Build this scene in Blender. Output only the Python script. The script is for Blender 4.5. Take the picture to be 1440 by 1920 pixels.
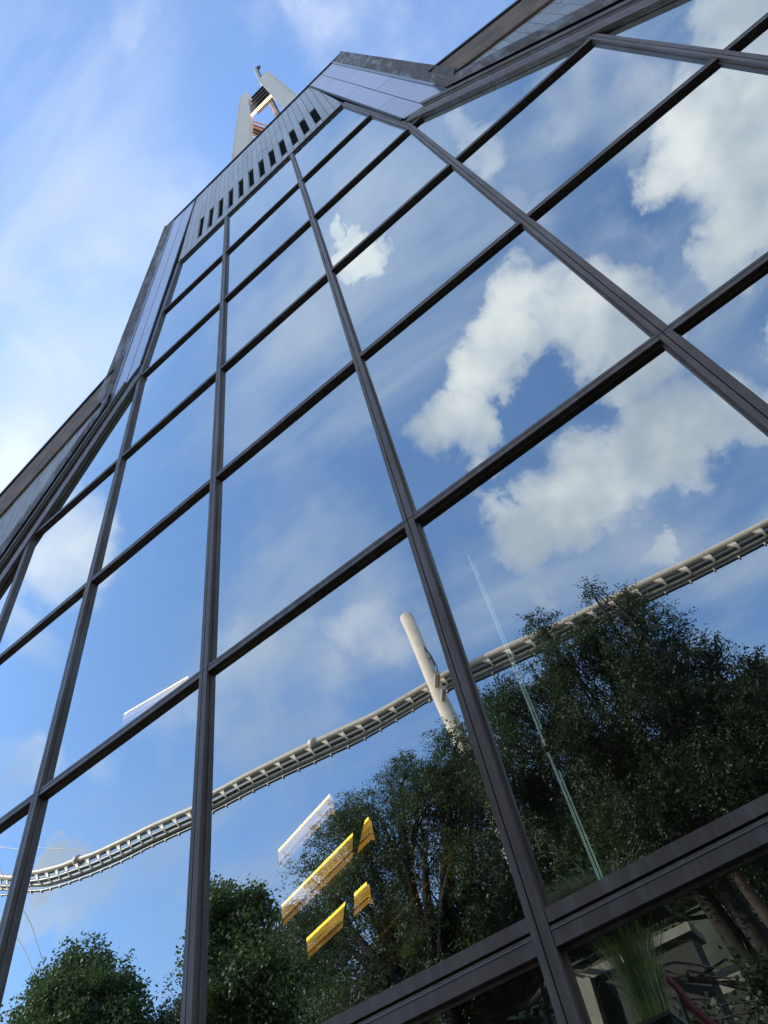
import bpy, bmesh, math, random
import numpy as np
from mathutils import Vector, Matrix
random.seed(7); rng = np.random.default_rng(7)
for o in list(bpy.data.objects): bpy.data.objects.remove(o, do_unlink=True)
scene = bpy.context.scene
COL = scene.collection
rad = math.radians

# ------------------------------------------------------------------ camera
CAM = np.array([2.4138, -2.1001, 1.6])
F_PX = 1332.86
TAU = rad(8.0)                                  # the glass front leans back this much
R3 = np.array([[0.77099972, -0.16363617, -0.6154532],
               [-0.57770229, -0.5864028, -0.56779557],
               [-0.26799159, 0.79331895, -0.54664939]])
ct, st = math.cos(TAU), math.sin(TAU)
MT = np.array([[1, 0, 0], [0, ct, st], [0, -st, ct]])     # facade frame -> world
def l2w(p): return CAM + MT @ (np.array(p, float) - CAM)
off = CAM - MT @ CAM
FAC = Matrix(((1, 0, 0, off[0]), (0, ct, st, off[1]), (0, -st, ct, off[2]), (0, 0, 0, 1)))
def loc_dir(px, py):
    q = R3.T @ np.array([(px-720)/F_PX, (py-960)/F_PX, 1.0])
    w = np.array([q[0], -q[2], q[1]]); return w/np.linalg.norm(w)
GL = 0.037                                       # depth of the glass plane behind the frame faces
def refl(px, py, Y):                            # a point seen mirrored in the glass, Y metres behind it -> its real place
    r = loc_dir(px, py); p = CAM + r*(Y-CAM[1])/r[1]
    p[1] = 2*GL-p[1]
    return l2w(p)
def rdir(px, py):
    r = loc_dir(px, py); r[1] *= -1
    return MT @ r
def ddir(px, py): return MT @ loc_dir(px, py)

cam_d = bpy.data.cameras.new('camera'); cam = bpy.data.objects.new('camera', cam_d); COL.objects.link(cam)
cam_d.sensor_fit = 'VERTICAL'; cam_d.sensor_height = 24.0; cam_d.lens = F_PX/1920*24.0
cam_d.clip_start = 0.05; cam_d.clip_end = 5000
def cax(v): return MT @ np.array([v[0], -v[2], v[1]])
ax, ay, az = cax(R3[0]), cax(-R3[1]), cax(-R3[2])
cam.matrix_world = Matrix(((ax[0], ay[0], az[0], CAM[0]), (ax[1], ay[1], az[1], CAM[1]),
                           (ax[2], ay[2], az[2], CAM[2]), (0, 0, 0, 1)))
scene.camera = cam

# ------------------------------------------------------------------ sun, sky
SUN_EL, SUN_AZ = rad(31), rad(-60)              # azimuth from +Y towards +X
sdir = Vector((math.sin(SUN_AZ)*math.cos(SUN_EL), math.cos(SUN_AZ)*math.cos(SUN_EL), math.sin(SUN_EL)))
sl = bpy.data.lights.new('sun', 'SUN'); sl.energy = 2.0; sl.angle = rad(0.53); sl.color = (1.0, .93, .82)
so = bpy.data.objects.new('sun', sl); COL.objects.link(so)
so.rotation_euler = (-sdir).to_track_quat('-Z', 'Y').to_euler()

class NT:
    def __init__(s, tree): s.t = tree; s.n = tree.nodes; s.l = tree.links
    def new(s, typ, **kw):
        n = s.n.new(typ)
        for k, v in kw.items():
            if k == 'inp':
                for kk, vv in v.items():
                    if isinstance(vv, bpy.types.NodeSocket): s.l.new(vv, n.inputs[kk])
                    else: n.inputs[kk].default_value = vv
            else: setattr(n, k, v)
        return n
    def math(s, op, a, b=0.0, c=None, clamp=False):
        n = s.n.new('ShaderNodeMath'); n.operation = op; n.use_clamp = clamp
        for i, v in enumerate((a, b) if c is None else (a, b, c)):
            if isinstance(v, bpy.types.NodeSocket): s.l.new(v, n.inputs[i])
            else: n.inputs[i].default_value = v
        return n.outputs[0]
    def vmath(s, op, a, b):
        n = s.n.new('ShaderNodeVectorMath'); n.operation = op
        for i, v in enumerate((a, b)):
            if isinstance(v, bpy.types.NodeSocket): s.l.new(v, n.inputs[i])
            else: n.inputs[i].default_value = v
        return n
    def mix(s, fac, a, b, blend='MIX'):
        n = s.n.new('ShaderNodeMix'); n.data_type = 'RGBA'; n.blend_type = blend
        for k, v in ((0, fac), (6, a), (7, b)):
            if isinstance(v, bpy.types.NodeSocket): s.l.new(v, n.inputs[k])
            else: n.inputs[k].default_value = v if k == 0 else tuple(v)+(() if len(v) == 4 else (1,))
        return n.outputs[2]
    def smooth(s, v, lo, hi, a=0.0, b=1.0):
        n = s.n.new('ShaderNodeMapRange'); n.interpolation_type = 'SMOOTHSTEP'
        s.l.new(v, n.inputs[0])
        for i, x in enumerate((lo, hi, a, b)): n.inputs[1+i].default_value = x
        return n.outputs[0]
    def noise(s, vec, scale, detail=6, rough=.55, dist=0.0):
        n = s.n.new('ShaderNodeTexNoise'); s.l.new(vec, n.inputs['Vector'])
        n.inputs['Scale'].default_value = scale; n.inputs['Detail'].default_value = detail
        n.inputs['Roughness'].default_value = rough; n.inputs['Distortion'].default_value = dist
        return n

world = bpy.data.worlds.new('World'); scene.world = world; world.use_nodes = True
w = NT(world.node_tree); w.n.clear()
out = w.new('ShaderNodeOutputWorld'); bg = w.new('ShaderNodeBackground'); w.l.new(bg.outputs[0], out.inputs[0])
bg.inputs[1].default_value = 0.13
sky = w.new('ShaderNodeTexSky', sky_type='NISHITA'); sky.sun_disc = False
sky.sun_elevation = SUN_EL; sky.sun_rotation = SUN_AZ; sky.air_density = 1.0; sky.dust_density = 0.25; sky.ozone_density = 2.5
tc = w.new('ShaderNodeTexCoord').outputs['Generated']
base = w.mix(1.0, sky.outputs[0], (0.98, 1.06, 1.13, 1), 'MULTIPLY')
# cloud coordinates on a flat layer overhead
sep = w.new('ShaderNodeSeparateXYZ'); w.l.new(tc, sep.inputs[0])
zz = w.math('MAXIMUM', w.math('ADD', sep.outputs[2], 0.10), 0.05)
cx = w.math('DIVIDE', sep.outputs[0], zz); cy = w.math('DIVIDE', sep.outputs[1], zz)
comb = w.new('ShaderNodeCombineXYZ'); w.l.new(cx, comb.inputs[0]); w.l.new(cy, comb.inputs[1])
# thin high veil
mp = w.new('ShaderNodeMapping'); mp.inputs['Rotation'].default_value = (0, 0, rad(35)); mp.inputs['Scale'].default_value = (1.0, 2.1, 1)
w.l.new(comb.outputs[0], mp.inputs[0])
veil_n = w.noise(mp.outputs[0], 1.9, 7, .56, .45).outputs[0]
veil_b = w.noise(comb.outputs[0], 0.9, 3, .5).outputs[0]
veil = w.math('MULTIPLY', w.smooth(veil_n, .38, .74), w.smooth(veil_b, .34, .58))
# more veil in front (towards the sun) and lower in the sky
front = w.smooth(sep.outputs[1], -0.10, 0.45)
veil = w.math('MULTIPLY', veil, w.math('ADD', w.math('MULTIPLY', front, .30), .88), clamp=True)
# warp directions so that the heaps have broken edges
wn = w.noise(tc, 5.5, 8, .62)
warp = w.vmath('SUBTRACT', wn.outputs[1], (0.5, 0.5, 0.5))
wv = w.new('ShaderNodeVectorMath', operation='SCALE'); w.l.new(warp.outputs[0], wv.inputs[0]); wv.inputs['Scale'].default_value = 0.22
wd = w.new('ShaderNodeVectorMath', operation='NORMALIZE'); w.l.new(w.vmath('ADD', tc, wv.outputs[0]).outputs[0], wd.inputs[0])
def blobs(lst, soft):
    acc = None
    for px, py, r, a in lst:
        d = ddir(px, py) if py < 0 or a < 0 else rdir(px, py)
        a = abs(a)
        c0 = loc_dir(px, py); c1 = loc_dir(px+r, py); ang = math.acos(min(1, float(c0@c1)))
        dt = w.vmath('DOT_PRODUCT', wd.outputs[0], tuple(d)).outputs['Value']
        v = w.smooth(dt, math.cos(ang*(1+soft)), math.cos(ang*(1-soft)), 0, a)
        acc = v if acc is None else w.math('MAXIMUM', acc, v)
    return acc
heap = [(1415, 50, 70, 1), (1440, 10, 95, 1), (1330, 235, 100, .95), (1420, 330, 120, 1), (1385, 430, 70, .95), (1290, 330, 50, .8), (1400, 200, 90, 1),
        (1340, 520, 50, .75), (1130, 610, 80, .9), (1060, 540, 50, .75), (985, 560, 60, .85), (950, 640, 62, .95), (900, 700, 52, .95), (845, 800, 55, 1), (890, 830, 40, .9),
        (1180, 680, 60, .85), (1060, 640, 60, .75), (955, 975, 55, .95), (1040, 930, 75, 1), (1140, 870, 85, 1), (1235, 825, 95, 1), (1320, 800, 70, .9), (1090, 985, 35, .8), (1370, 830, 40, .7),
        (1430, 640, 32, 1), (1210, 1040, 26, .55), (985, 1100, 22, .55), (108, 1590, 30, 1), (125, 1620, 30, .9), (95, 1660, 40, .6), (175, 1660, 42, .55), (60, 1690, 34, .5),
        (662, 460, 22, .75), (655, 420, 16, .6), (690, 478, 22, .75), (638, 392, 12, .5)]
soft_heap = [(900, 260, 40, .6), (880, 230, 30, .5), (1120, 150, 90, .5), (1180, 200, 80, .55), (1080, 400, 90, .5), (1170, 480, 70, .5), (980, 350, 40, .4),
        (110, 1010, 90, .75), (150, 960, 60, .6), (40, 1090, 60, .5), (40, 1200, 60, .6), (90, 1240, 50, .4), (20, 1440, 60, .6), (320, 1370, 55, .5), (190, 1450, 40, .4),
        (500, 1270, 80, .55), (600, 1300, 70, .45), (700, 1180, 70, .55), (440, 1340, 60, .5), (560, 1240, 70, .4), (700, 1080, 70, .4), (520, 960, 80, .3), (480, 600, 60, .3), (550, 620, 70, .3), (340, 700, 60, .3),
        (540, 880, 60, .3), (650, 900, 50, .25), (880, 1090, 60, .4), (740, 1060, 40, .3)]
direct = [(60, 900, 150, -.7), (40, 760, 80, -.55), (30, 660, 60, -.6), (230, 560, 100, -.45), (240, 20, 45, -.6), (640, 70, 70, -.65), (700, 40, 90, -.6), (330, 420, 70, -.45), (390, 330, 80, -.5), (120, 640, 90, -.4), (150, 820, 70, -.45), (560, 60, 60, -.4)]
h = w.math('MAXIMUM', w.math('MULTIPLY', blobs(heap, .72), 1.25), w.math('MULTIPLY', w.math('MAXIMUM', blobs(soft_heap, .75), w.math('MULTIPLY', blobs(direct, .9), .72)), .85))
fine = w.noise(tc, 8.0, 7, .54).outputs[0]
h2 = w.math('ADD', h, w.math('MULTIPLY', w.math('SUBTRACT', fine, .5), 1.7))
dens = w.math('MULTIPLY', w.smooth(h2, -.05, 1.5), w.smooth(h, .0, .55), clamp=True)
shade_n = w.noise(tc, 3.6, 5, .55).outputs[0]
ccol = w.mix(w.smooth(w.math('SUBTRACT', shade_n, w.math('MULTIPLY', h, .08)), .30, .55), (2.15, 2.4, 2.75), (4.4, 4.35, 4.2))
skyv = w.mix(veil, base, (2.1, 2.45, 3.1))
final = w.mix(w.math('MULTIPLY', dens, .93), skyv, ccol)
w.l.new(final, bg.inputs[0])

vs = scene.view_settings
vs.view_transform = 'Standard'; vs.look = 'None'; vs.exposure = 1.35; vs.gamma = 1.0; vs.use_curve_mapping = False
scene.cycles.max_bounces = 12; scene.cycles.transparent_max_bounces = 16; scene.cycles.glossy_bounces = 6
scene.cycles.caustics_reflective = False; scene.cycles.caustics_refractive = False

# ------------------------------------------------------------------ helpers
def material(name, col, rough=.6, metal=0.0, var=.12, scale=6.0, bump=.0, spots=None, streak=None, rand=.0, spec=.5, emit=None, emit_s=0):
    m = bpy.data.materials.new(name); m.use_nodes = True
    t = NT(m.node_tree); b = t.n['Principled BSDF']
    co = t.new('ShaderNodeTexCoord').outputs['Object']
    n1 = t.noise(co, scale, 7, .6).outputs[0]
    lo = tuple(c*(1-var) for c in col); hi = tuple(min(1, c*(1+var)) for c in col)
    c = t.mix(t.smooth(n1, .3, .7), lo, hi)
    if streak:
        mpn = t.new('ShaderNodeMapping'); mpn.inputs['Scale'].default_value = streak[1]; t.l.new(co, mpn.inputs[0])
        n2 = t.noise(mpn.outputs[0], 1.0, 8, .65, .3).outputs[0]
        c = t.mix(t.smooth(n2, .46, .66, 0, streak[2]), c, streak[0])
    if spots:
        n3 = t.noise(co, spots[1], 3, .5).outputs[0]
        c = t.mix(t.smooth(n3, spots[2], spots[2]+.05, 0, .8), c, spots[0])
    if rand:
        oi = t.new('ShaderNodeObjectInfo').outputs['Random']
        hs = t.new('ShaderNodeHueSaturation'); t.l.new(c, hs.inputs['Color'])
        t.l.new(t.math('ADD', t.math('MULTIPLY', oi, 2*rand), 1-rand), hs.inputs['Value']); c = hs.outputs[0]
    t.l.new(c, b.inputs['Base Color'])
    b.inputs['Metallic'].default_value = metal; b.inputs['Specular IOR Level'].default_value = spec
    rn = t.noise(co, scale*2.3, 5, .6).outputs[0]
    t.l.new(t.math('ADD', t.math('MULTIPLY', t.math('SUBTRACT', rn, .5), .25), rough, clamp=True), b.inputs['Roughness'])
    if bump:
        bn = t.new('ShaderNodeBump'); bn.inputs['Strength'].default_value = bump; bn.inputs['Distance'].default_value = .02
        t.l.new(t.noise(co, scale*4, 8, .65).outputs[0], bn.inputs['Height']); t.l.new(bn.outputs[0], b.inputs['Normal'])
    if emit:
        b.inputs['Emission Color'].default_value = (*emit, 1); b.inputs['Emission Strength'].default_value = emit_s
    return m
M = {}
M['frame'] = material('bronze_frame', (.215, .152, .115), .44, .25, .16, 3, .06, streak=((.36, .35, .33), (14, 14, 1.2), .42), spots=((.45, .44, .42), 55, .73))
M['groove'] = material('frame_gasket', (.012, .012, .013), .8)
M['panel'] = material('cement_panel', (.70, .645, .62), .75, 0, .08, 5, .25, spots=((.16, .16, .17), 22, .655), streak=((.56, .52, .50), (3, 3, .7), .5), rand=.06)
M['panel_back'] = material('panel_backing', (.02, .02, .022), .9)
M['dark'] = material('dark_opening', (.004, .005, .007), .9, spec=.05)
M['soffit'] = material('smooth_blue_grey_metal', (.66, .65, .70), .36, .7, .03, 1.2, .02, rand=.05)
M['copper'] = material('weathered_copper', (.14, .092, .062), .55, .35, .4, 5, .3, streak=((.40, .39, .36), (6, 6, 1.6), .85))
M['trim'] = material('pale_metal_trim', (.42, .42, .45), .4, .6, .1, 4)
M['cap'] = material('dark_metal_cap', (.035, .036, .04), .5, .3)
M['board'] = material('stained_wood_board', (.33, .19, .105), .7, 0, .35, 3, .35, streak=((.28, .22, .17), (2.0, 8, 26), .6))
M['roof'] = material('dark_roofing', (.045, .045, .048), .8, 0, .2, 3, .2)
M['inside'] = material('brown_interior_wall', (.34, .22, .12), .8, 0, .2, 2)
M['inside_dark'] = material('dark_interior_steel', (.02, .024, .03), .5, .2)
M['rail'] = material('brushed_rail', (.55, .55, .52), .35, .7)
M['fin_edge'] = material('green_glass_edge', (.70, .95, .90), .12, .9, .05, 3)
M['fin_glint'] = material('painted_fin_glint', (.6, .8, .8), .4, emit=(.70, .95, 1.0), emit_s=.20)  # emission imitates a bright glint on the glass edge; no lamp here
M['lamp_box'] = material('amber_lamp_panel', (.4, .25, .08), .5, 0, .2, 3, emit=(1.0, .50, .09), emit_s=.62)
M['lamp_low'] = material('deep_amber_panel', (.4, .22, .08), .5, 0, .3, 9, emit=(1.0, .42, .07), emit_s=.42)
M['lamp_rim'] = material('brass_lamp_rim', (.45, .28, .10), .35, .8, .3, 9)
for k_ in ('lamp_box', 'lamp_low'):            # the panel is unevenly lit along its length
    t_ = NT(M[k_].node_tree); b_ = t_.n['Principled BSDF']; co_ = t_.new('ShaderNodeTexCoord').outputs['Object']
    mp_ = t_.new('ShaderNodeMapping'); mp_.inputs['Scale'].default_value = (2.2, 2.2, 26); t_.l.new(co_, mp_.inputs[0])
    b0_ = b_.inputs['Emission Strength'].default_value
    t_.l.new(t_.smooth(t_.noise(mp_.outputs[0], 1.0, 5, .6).outputs[0], .3, .7, b0_*.45, b0_*1.35), b_.inputs['Emission Strength'])
M['lamp_tube'] = material('lamp_tube', (.9, .85, .5), .5, emit=(1.0, .66, .08), emit_s=2.6)
M['tower'] = material('beige_tower_paint', (.80, .67, .56), .7, 0, .06, 1.5, .1)
M['louvre'] = material('bronze_louvre', (.27, .21, .175), .6, 0, .15, 4)
M['louvre_bounce'] = material('bounce_lit_louvre', (.85, .50, .28), .6, 0, .12, 4)  # warm bounce light on the inner blades, put into their colour
M['sunlit_edge_glow'] = material('sunlit_edge_glow', (.9, .8, .5), .5, emit=(1.0, .78, .42), emit_s=1.6)  # emission stands in for sunlight on the band's lower edge
M['mast'] = material('mast_paint', (.55, .50, .46), .5, .2, .08, 4)
M['track'] = material('cream_track_paint', (.64, .50, .37), .5, 0, .08, 3)
M['track_dark'] = material('grey_track_steel', (.13, .125, .12), .45, .5, .1, 3)
M['cable'] = material('cable_steel', (.018, .018, .018), .5, .3)
M['bark'] = material('tree_bark', (.024, .019, .016), .9, 0, .3, 12, .6)
M['bark_red'] = material('reddish_bark', (.030, .016, .012), .9, 0, .3, 12, .6)
M['ground'] = material('paving', (.055, .05, .045), .85, 0, .15, .8, .2)
M['hill'] = material('planted_bank', (.035, .038, .016), .95, 0, .5, 1.2, .8)
M['stone'] = material('pale_stone', (.28, .27, .21), .8, 0, .12, 4, .2)
M['wallc'] = material('grey_concrete', (.045, .045, .04), .85, 0, .15, 3, .2)
M['red'] = material('red_painted_steel', (.30, .03, .03), .5)
M['orange'] = material('orange_banner', (.75, .26, .05), .7)
def leafmat(name, c1, c2, scale=1.2):
    m = bpy.data.materials.new(name); m.use_nodes = True; t = NT(m.node_tree); b = t.n['Principled BSDF']
    co = t.new('ShaderNodeTexCoord').outputs['Object']
    n = t.noise(co, scale, 4, .6).outputs[0]; n2 = t.noise(co, scale*9, 2, .5).outputs[0]
    c = t.mix(t.smooth(n, .35, .65), c1, c2); c = t.mix(t.smooth(n2, .4, .8, 0, .5), c, tuple(min(1, x*1.7) for x in c2))
    t.l.new(c, b.inputs['Base Color']); b.inputs['Roughness'].default_value = .55
    tr = t.new('ShaderNodeBsdfTranslucent'); t.l.new(c, tr.inputs[0])
    mx = t.new('ShaderNodeMixShader'); mx.inputs[0].default_value = .35
    t.l.new(b.outputs[0], mx.inputs[1]); t.l.new(tr.outputs[0], mx.inputs[2]); t.l.new(mx.outputs[0], t.n['Material Output'].inputs[0])
    return m
M['leaf_maple'] = leafmat('maple_leaf', (.045, .080, .020), (.11, .155, .040))
M['leaf_locust'] = leafmat('locust_leaf', (.042, .068, .022), (.090, .120, .034))
M['leaf_dark'] = leafmat('dark_leaf', (.030, .052, .022), (.062, .092, .034))
M['dry_grass'] = leafmat('dry_grass', (.34, .34, .18), (.50, .49, .27), 4)
M['pampas'] = leafmat('pampas_blade', (.22, .30, .06), (.72, .74, .26), 9)

# window glass: coated, mirror-like outside; you still see lit things through it
def glass_mat():
    m = bpy.data.materials.new('reflective_glass'); m.use_nodes = True; t = NT(m.node_tree); t.n.clear()
    o = t.new('ShaderNodeOutputMaterial')
    co = t.new('ShaderNodeTexCoord').outputs['Object']
    oi = t.new('ShaderNodeObjectInfo').outputs['Random']
    sh = t.vmath('ADD', co, (0, 0, 0)); cmb = t.new('ShaderNodeCombineXYZ')
    t.l.new(t.math('MULTIPLY', oi, 37.0), cmb.inputs[0]); t.l.new(cmb.outputs[0], sh.inputs[1])
    big = t.noise(sh.outputs[0], .55, 2, .4).outputs[0]
    bp = t.new('ShaderNodeBump'); bp.inputs['Strength'].default_value = .42; bp.inputs['Distance'].default_value = .02
    t.l.new(big, bp.inputs['Height'])
    g = t.new('ShaderNodeBsdfGlossy'); g.inputs['Color'].default_value = (.86, .93, .93, 1); g.inputs['Roughness'].default_value = 0.0
    t.l.new(bp.outputs[0], g.inputs['Normal'])
    tr = t.new('ShaderNodeBsdfTransparent'); tr.inputs['Color'].default_value = (.60, .64, .60, 1)
    fr = t.new('ShaderNodeFresnel'); fr.inputs[0].default_value = 1.6
    fac = t.math('ADD', t.math('MULTIPLY', fr.outputs[0], .75), .57, clamp=True)
    mx = t.new('ShaderNodeMixShader'); t.l.new(fac, mx.inputs[0]); t.l.new(tr.outputs[0], mx.inputs[1]); t.l.new(g.outputs[0], mx.inputs[2])
    # faint film of dust and water marks
    df = t.new('ShaderNodeBsdfDiffuse'); df.inputs[0].default_value = (.45, .45, .43, 1)
    mpn = t.new('ShaderNodeMapping'); mpn.inputs['Scale'].default_value = (7, 7, 1.1); t.l.new(sh.outputs[0], mpn.inputs[0])
    dn = t.noise(mpn.outputs[0], 1.5, 8, .7).outputs[0]
    mx2 = t.new('ShaderNodeMixShader'); t.l.new(t.smooth(dn, .45, .85, .006, .05), mx2.inputs[0])
    t.l.new(mx.outputs[0], mx2.inputs[1]); t.l.new(df.outputs[0], mx2.inputs[2])
    t.l.new(mx2.outputs[0], o.inputs[0])
    return m
M['glass'] = glass_mat()
def clear_mat():
    m = bpy.data.materials.new('glass_edge'); m.use_nodes = True; t = NT(m.node_tree); t.n.clear()
    o = t.new('ShaderNodeOutputMaterial'); tr = t.new('ShaderNodeBsdfTransparent'); tr.inputs[0].default_value = (.85, .92, .88, 1)
    t.l.new(tr.outputs[0], o.inputs[0]); return m
M['glass_edge'] = clear_mat(); M['fin'] = clear_mat(); M['fin'].name = 'clear_fin_glass'

def tag(o, label=None, cat=None, group=None, kind=None):
    if label: o['label'] = label
    if cat: o['category'] = cat
    if group: o['group'] = group
    if kind: o['kind'] = kind
    return o
def meshobj(name, verts, faces, mats, parent=None, smooth=False, fm=None, label=None):
    me = bpy.data.meshes.new(name)
    me.from_pydata([tuple(v) for v in verts], [], faces)
    for m in (mats if isinstance(mats, (list, tuple)) else [mats]): me.materials.append(m)
    if fm: me.polygons.foreach_set('material_index', fm)
    if smooth: me.polygons.foreach_set('use_smooth', [True]*len(me.polygons))
    me.update()
    o = bpy.data.objects.new(name, me); COL.objects.link(o)
    if parent is not None: o.parent = parent
    if label: o['label'] = label
    return o
def empty(name, mat=None, loc=(0, 0, 0)):
    o = bpy.data.objects.new(name, None); COL.objects.link(o); o.empty_display_size = .3
    o.matrix_world = mat if mat is not None else Matrix.Translation(loc)
    return o
class MB:
    def __init__(s): s.v = []; s.f = []; s.m = []
    def add(s, v, f, m=0):
        b = len(s.v); s.v += [tuple(x) for x in v]; s.f += [tuple(b+i for i in q) for q in f]; s.m += [m]*len(f)
    def box(s, lo, hi, m=0):
        x0, y0, z0 = lo; x1, y1, z1 = hi
        s.add([(x0, y0, z0), (x1, y0, z0), (x1, y1, z0), (x0, y1, z0), (x0, y0, z1), (x1, y0, z1), (x1, y1, z1), (x0, y1, z1)],
              [(0, 3, 2, 1), (4, 5, 6, 7), (0, 1, 5, 4), (1, 2, 6, 5), (2, 3, 7, 6), (3, 0, 4, 7)], m)
    def prism(s, poly, y0, y1, m=0):            # poly in (x,z), extruded along y (y0 = front)
        n = len(poly)
        ar = sum(poly[i][0]*poly[(i+1) % n][1]-poly[(i+1) % n][0]*poly[i][1] for i in range(n))
        if ar < 0: poly = poly[::-1]
        v = [(x, y0, z) for x, z in poly]+[(x, y1, z) for x, z in poly]
        f = [tuple(range(n)), tuple(range(2*n-1, n-1, -1))]+[(i, i+n, (i+1) % n+n, (i+1) % n) for i in range(n)]
        s.add(v, f, m)
    def tube(s, pts, r, n=8, m=0, cap=True):
        pts = [np.array(p, float) for p in pts]; rs = r if hasattr(r, '__len__') else [r]*len(pts)
        base = len(s.v); up = np.array([0, 0, 1.0])
        for i, p in enumerate(pts):
            d = pts[min(i+1, len(pts)-1)]-pts[max(i-1, 0)]; d /= np.linalg.norm(d)+1e-9
            a = np.cross(d, up if abs(d[2]) < .95 else np.array([1.0, 0, 0])); a /= np.linalg.norm(a); b = np.cross(a, d)
            for k in range(n):
                th = 2*math.pi*k/n; s.v.append(tuple(p+rs[i]*(math.cos(th)*a+math.sin(th)*b)))
        for i in range(len(pts)-1):
            for k in range(n):
                k2 = (k+1) % n
                s.f.append((base+i*n+k, base+i*n+k2, base+(i+1)*n+k2, base+(i+1)*n+k)); s.m.append(m)
        if cap:
            s.f.append(tuple(base+k for k in range(n))[::-1]); s.m.append(m)
            s.f.append(tuple(base+(len(pts)-1)*n+k for k in range(n))); s.m.append(m)
    def build(s, name, mats, parent=None, smooth=False, label=None):
        return meshobj(name, s.v, s.f, mats, parent, smooth, s.m, label)
def clip(poly, a, b, c):                         # keep a*x+b*z<=c
    out = []
    for i in range(len(poly)):
        p, q = poly[i], poly[(i+1) % len(poly)]
        dp, dq = a*p[0]+b*p[1]-c, a*q[0]+b*q[1]-c
        if dp <= 0: out.append(p)
        if (dp < 0 < dq) or (dq < 0 < dp):
            t = dp/(dp-dq); out.append((p[0]+t*(q[0]-p[0]), p[1]+t*(q[1]-p[1])))
    return out
def clip_line(poly, p, q, keep):                 # keep the side of line pq on which `keep` lies
    a, b = q[1]-p[1], -(q[0]-p[0]); c = a*p[0]+b*p[1]
    if a*keep[0]+b*keep[1] > c: a, b, c = -a, -b, -c
    return clip(poly, a, b, c)
def area(poly): return abs(sum(poly[i][0]*poly[(i+1) % len(poly)][1]-poly[(i+1) % len(poly)][0]*poly[i][1] for i in range(len(poly))))/2 if len(poly) > 2 else 0

# ------------------------------------------------------------------ ground, bank, stairs (seen mirrored)
g = MB(); g.add([(-400, -400, 0), (400, -400, 0), (400, 400, 0), (-400, 400, 0)], [(0, 1, 2, 3)])
tag(g.build('ground', M['ground']), kind='structure')
def hill():
    nx, ny = 90, 40; v = []; f = []
    for j in range(ny+1):
        for i in range(nx+1):
            x = -45+i*1.1; y = -9.3-j*.9
            az_ = math.degrees(math.atan2(x-2.4, -y-2.0)); zt = 22.0*(1-math.exp(-((-9.3-y)/6.0)))*(0.22+.78*(1/(1+math.exp(-(az_+42)/4.0))))
            v.append((x, y, zt+.35*math.sin(x*.7+y)*math.sin(y*.9)*min(1, j/3)+(0 if j else -.3)))
    for j in range(ny):
        for i in range(nx):
            a = j*(nx+1)+i; f.append((a, a+1, a+nx+2, a+nx+1)[::-1])
    tag(meshobj('planted_hillside', v, f, M['hill'], smooth=True), kind='structure')
hill()

# ------------------------------------------------------------------ the glass building
HALL = empty('glass_fronted_building', FAC)
tag(HALL, 'building with a leaning grey-framed mirror glass front reflecting sky, trees and a coaster', 'building')
XM = [-4.5, -3.0, -1.5, 0.0, 1.5, 3.0, 4.5, 6.0, 7.5]
ZT = [0.35, 2.457, 4.465, 6.482, 8.495, 10.517, 12.52, 14.59]
UL = [(-1.16, 14.59), (-1.515, 10.6)]; UR = [(2.635, 14.59), (3.005, 10.55)]
SL = [(-1.60, 10.36), (-3.34, 7.98)]; SR = [(3.33, 10.36), (4.91, 8.05)]
def ext(p, q, z): t = (z-p[1])/(q[1]-p[1]); return (p[0]+t*(q[0]-p[0]), z)
SLb, SRb = ext(*SL, 1.2), ext(*SR, 1.2)
MID = (.75, 5)
def bar(name, a, b, wl, wr, depth=GL+.03, y0=0.0, groove=.005, extra=0, mat='frame'):
    """frame bar from a to b in the facade plane: two face strips with a joint between; wl/wr widths left/right of the joint"""
    a = np.array(a, float); b = np.array(b, float); d = b-a; L = np.linalg.norm(d); d /= L; n = np.array([d[1], -d[0]])
    mb = MB()
    def quad(s0, s1): return [tuple(a+n*s0), tuple(b+n*s0), tuple(b+n*s1), tuple(a+n*s1)]
    mb.prism(quad(-wl, -groove/2), y0, y0+depth)
    mb.prism(quad(groove/2, wr), y0, y0+depth)
    mb.prism(quad(-groove/2-.001, groove/2+.001), y0+.012, y0+depth-.005, 1)
    # glazing bead standing a little proud of the glass on both sides
    mb.prism(quad(-wl-.012, -wl+.002), y0+GL-.010, y0+GL+.01)
    mb.prism(quad(wr-.002, wr+.012), y0+GL-.010, y0+GL+.01)
    return mb.build(name, [M[mat], M['groove']], HALL)
# mullions
for x in XM:
    top = 14.56
    if x < -1.4: top = ext(*SL, 0)[1] if False else SL[0][1]+(x-SL[0][0])*(SL[1][1]-SL[0][1])/(SL[1][0]-SL[0][0])+.02
    if x > 2.9: top = SR[0][1]+(x-SR[0][0])*(SR[1][1]-SR[0][1])/(SR[1][0]-SR[0][0])+.02
    if x == -1.5: top = 10.60
    if x == 3.0: top = 10.56
    bar('mullion', (x, .30), (x, top), .0265, .0355)
    for zj in (4.461, 10.52 if abs(x) < 2 else 2.45):
        if zj < top-.3:
            q = MB(); q.box((x-.0262, -.0012, zj-.0013), (x-.003, .02, zj+.0013)); q.box((x+.003, -.0012, zj+.0028), (x+.0352, .02, zj+.0054)); q.build('splice_joint', M['groove'], HALL)
bar('mullion', UL[1], (UL[0][0], 14.56), .03, .036)
bar('mullion', UR[1], (UR[0][0], 14.56), .03, .036)
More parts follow.
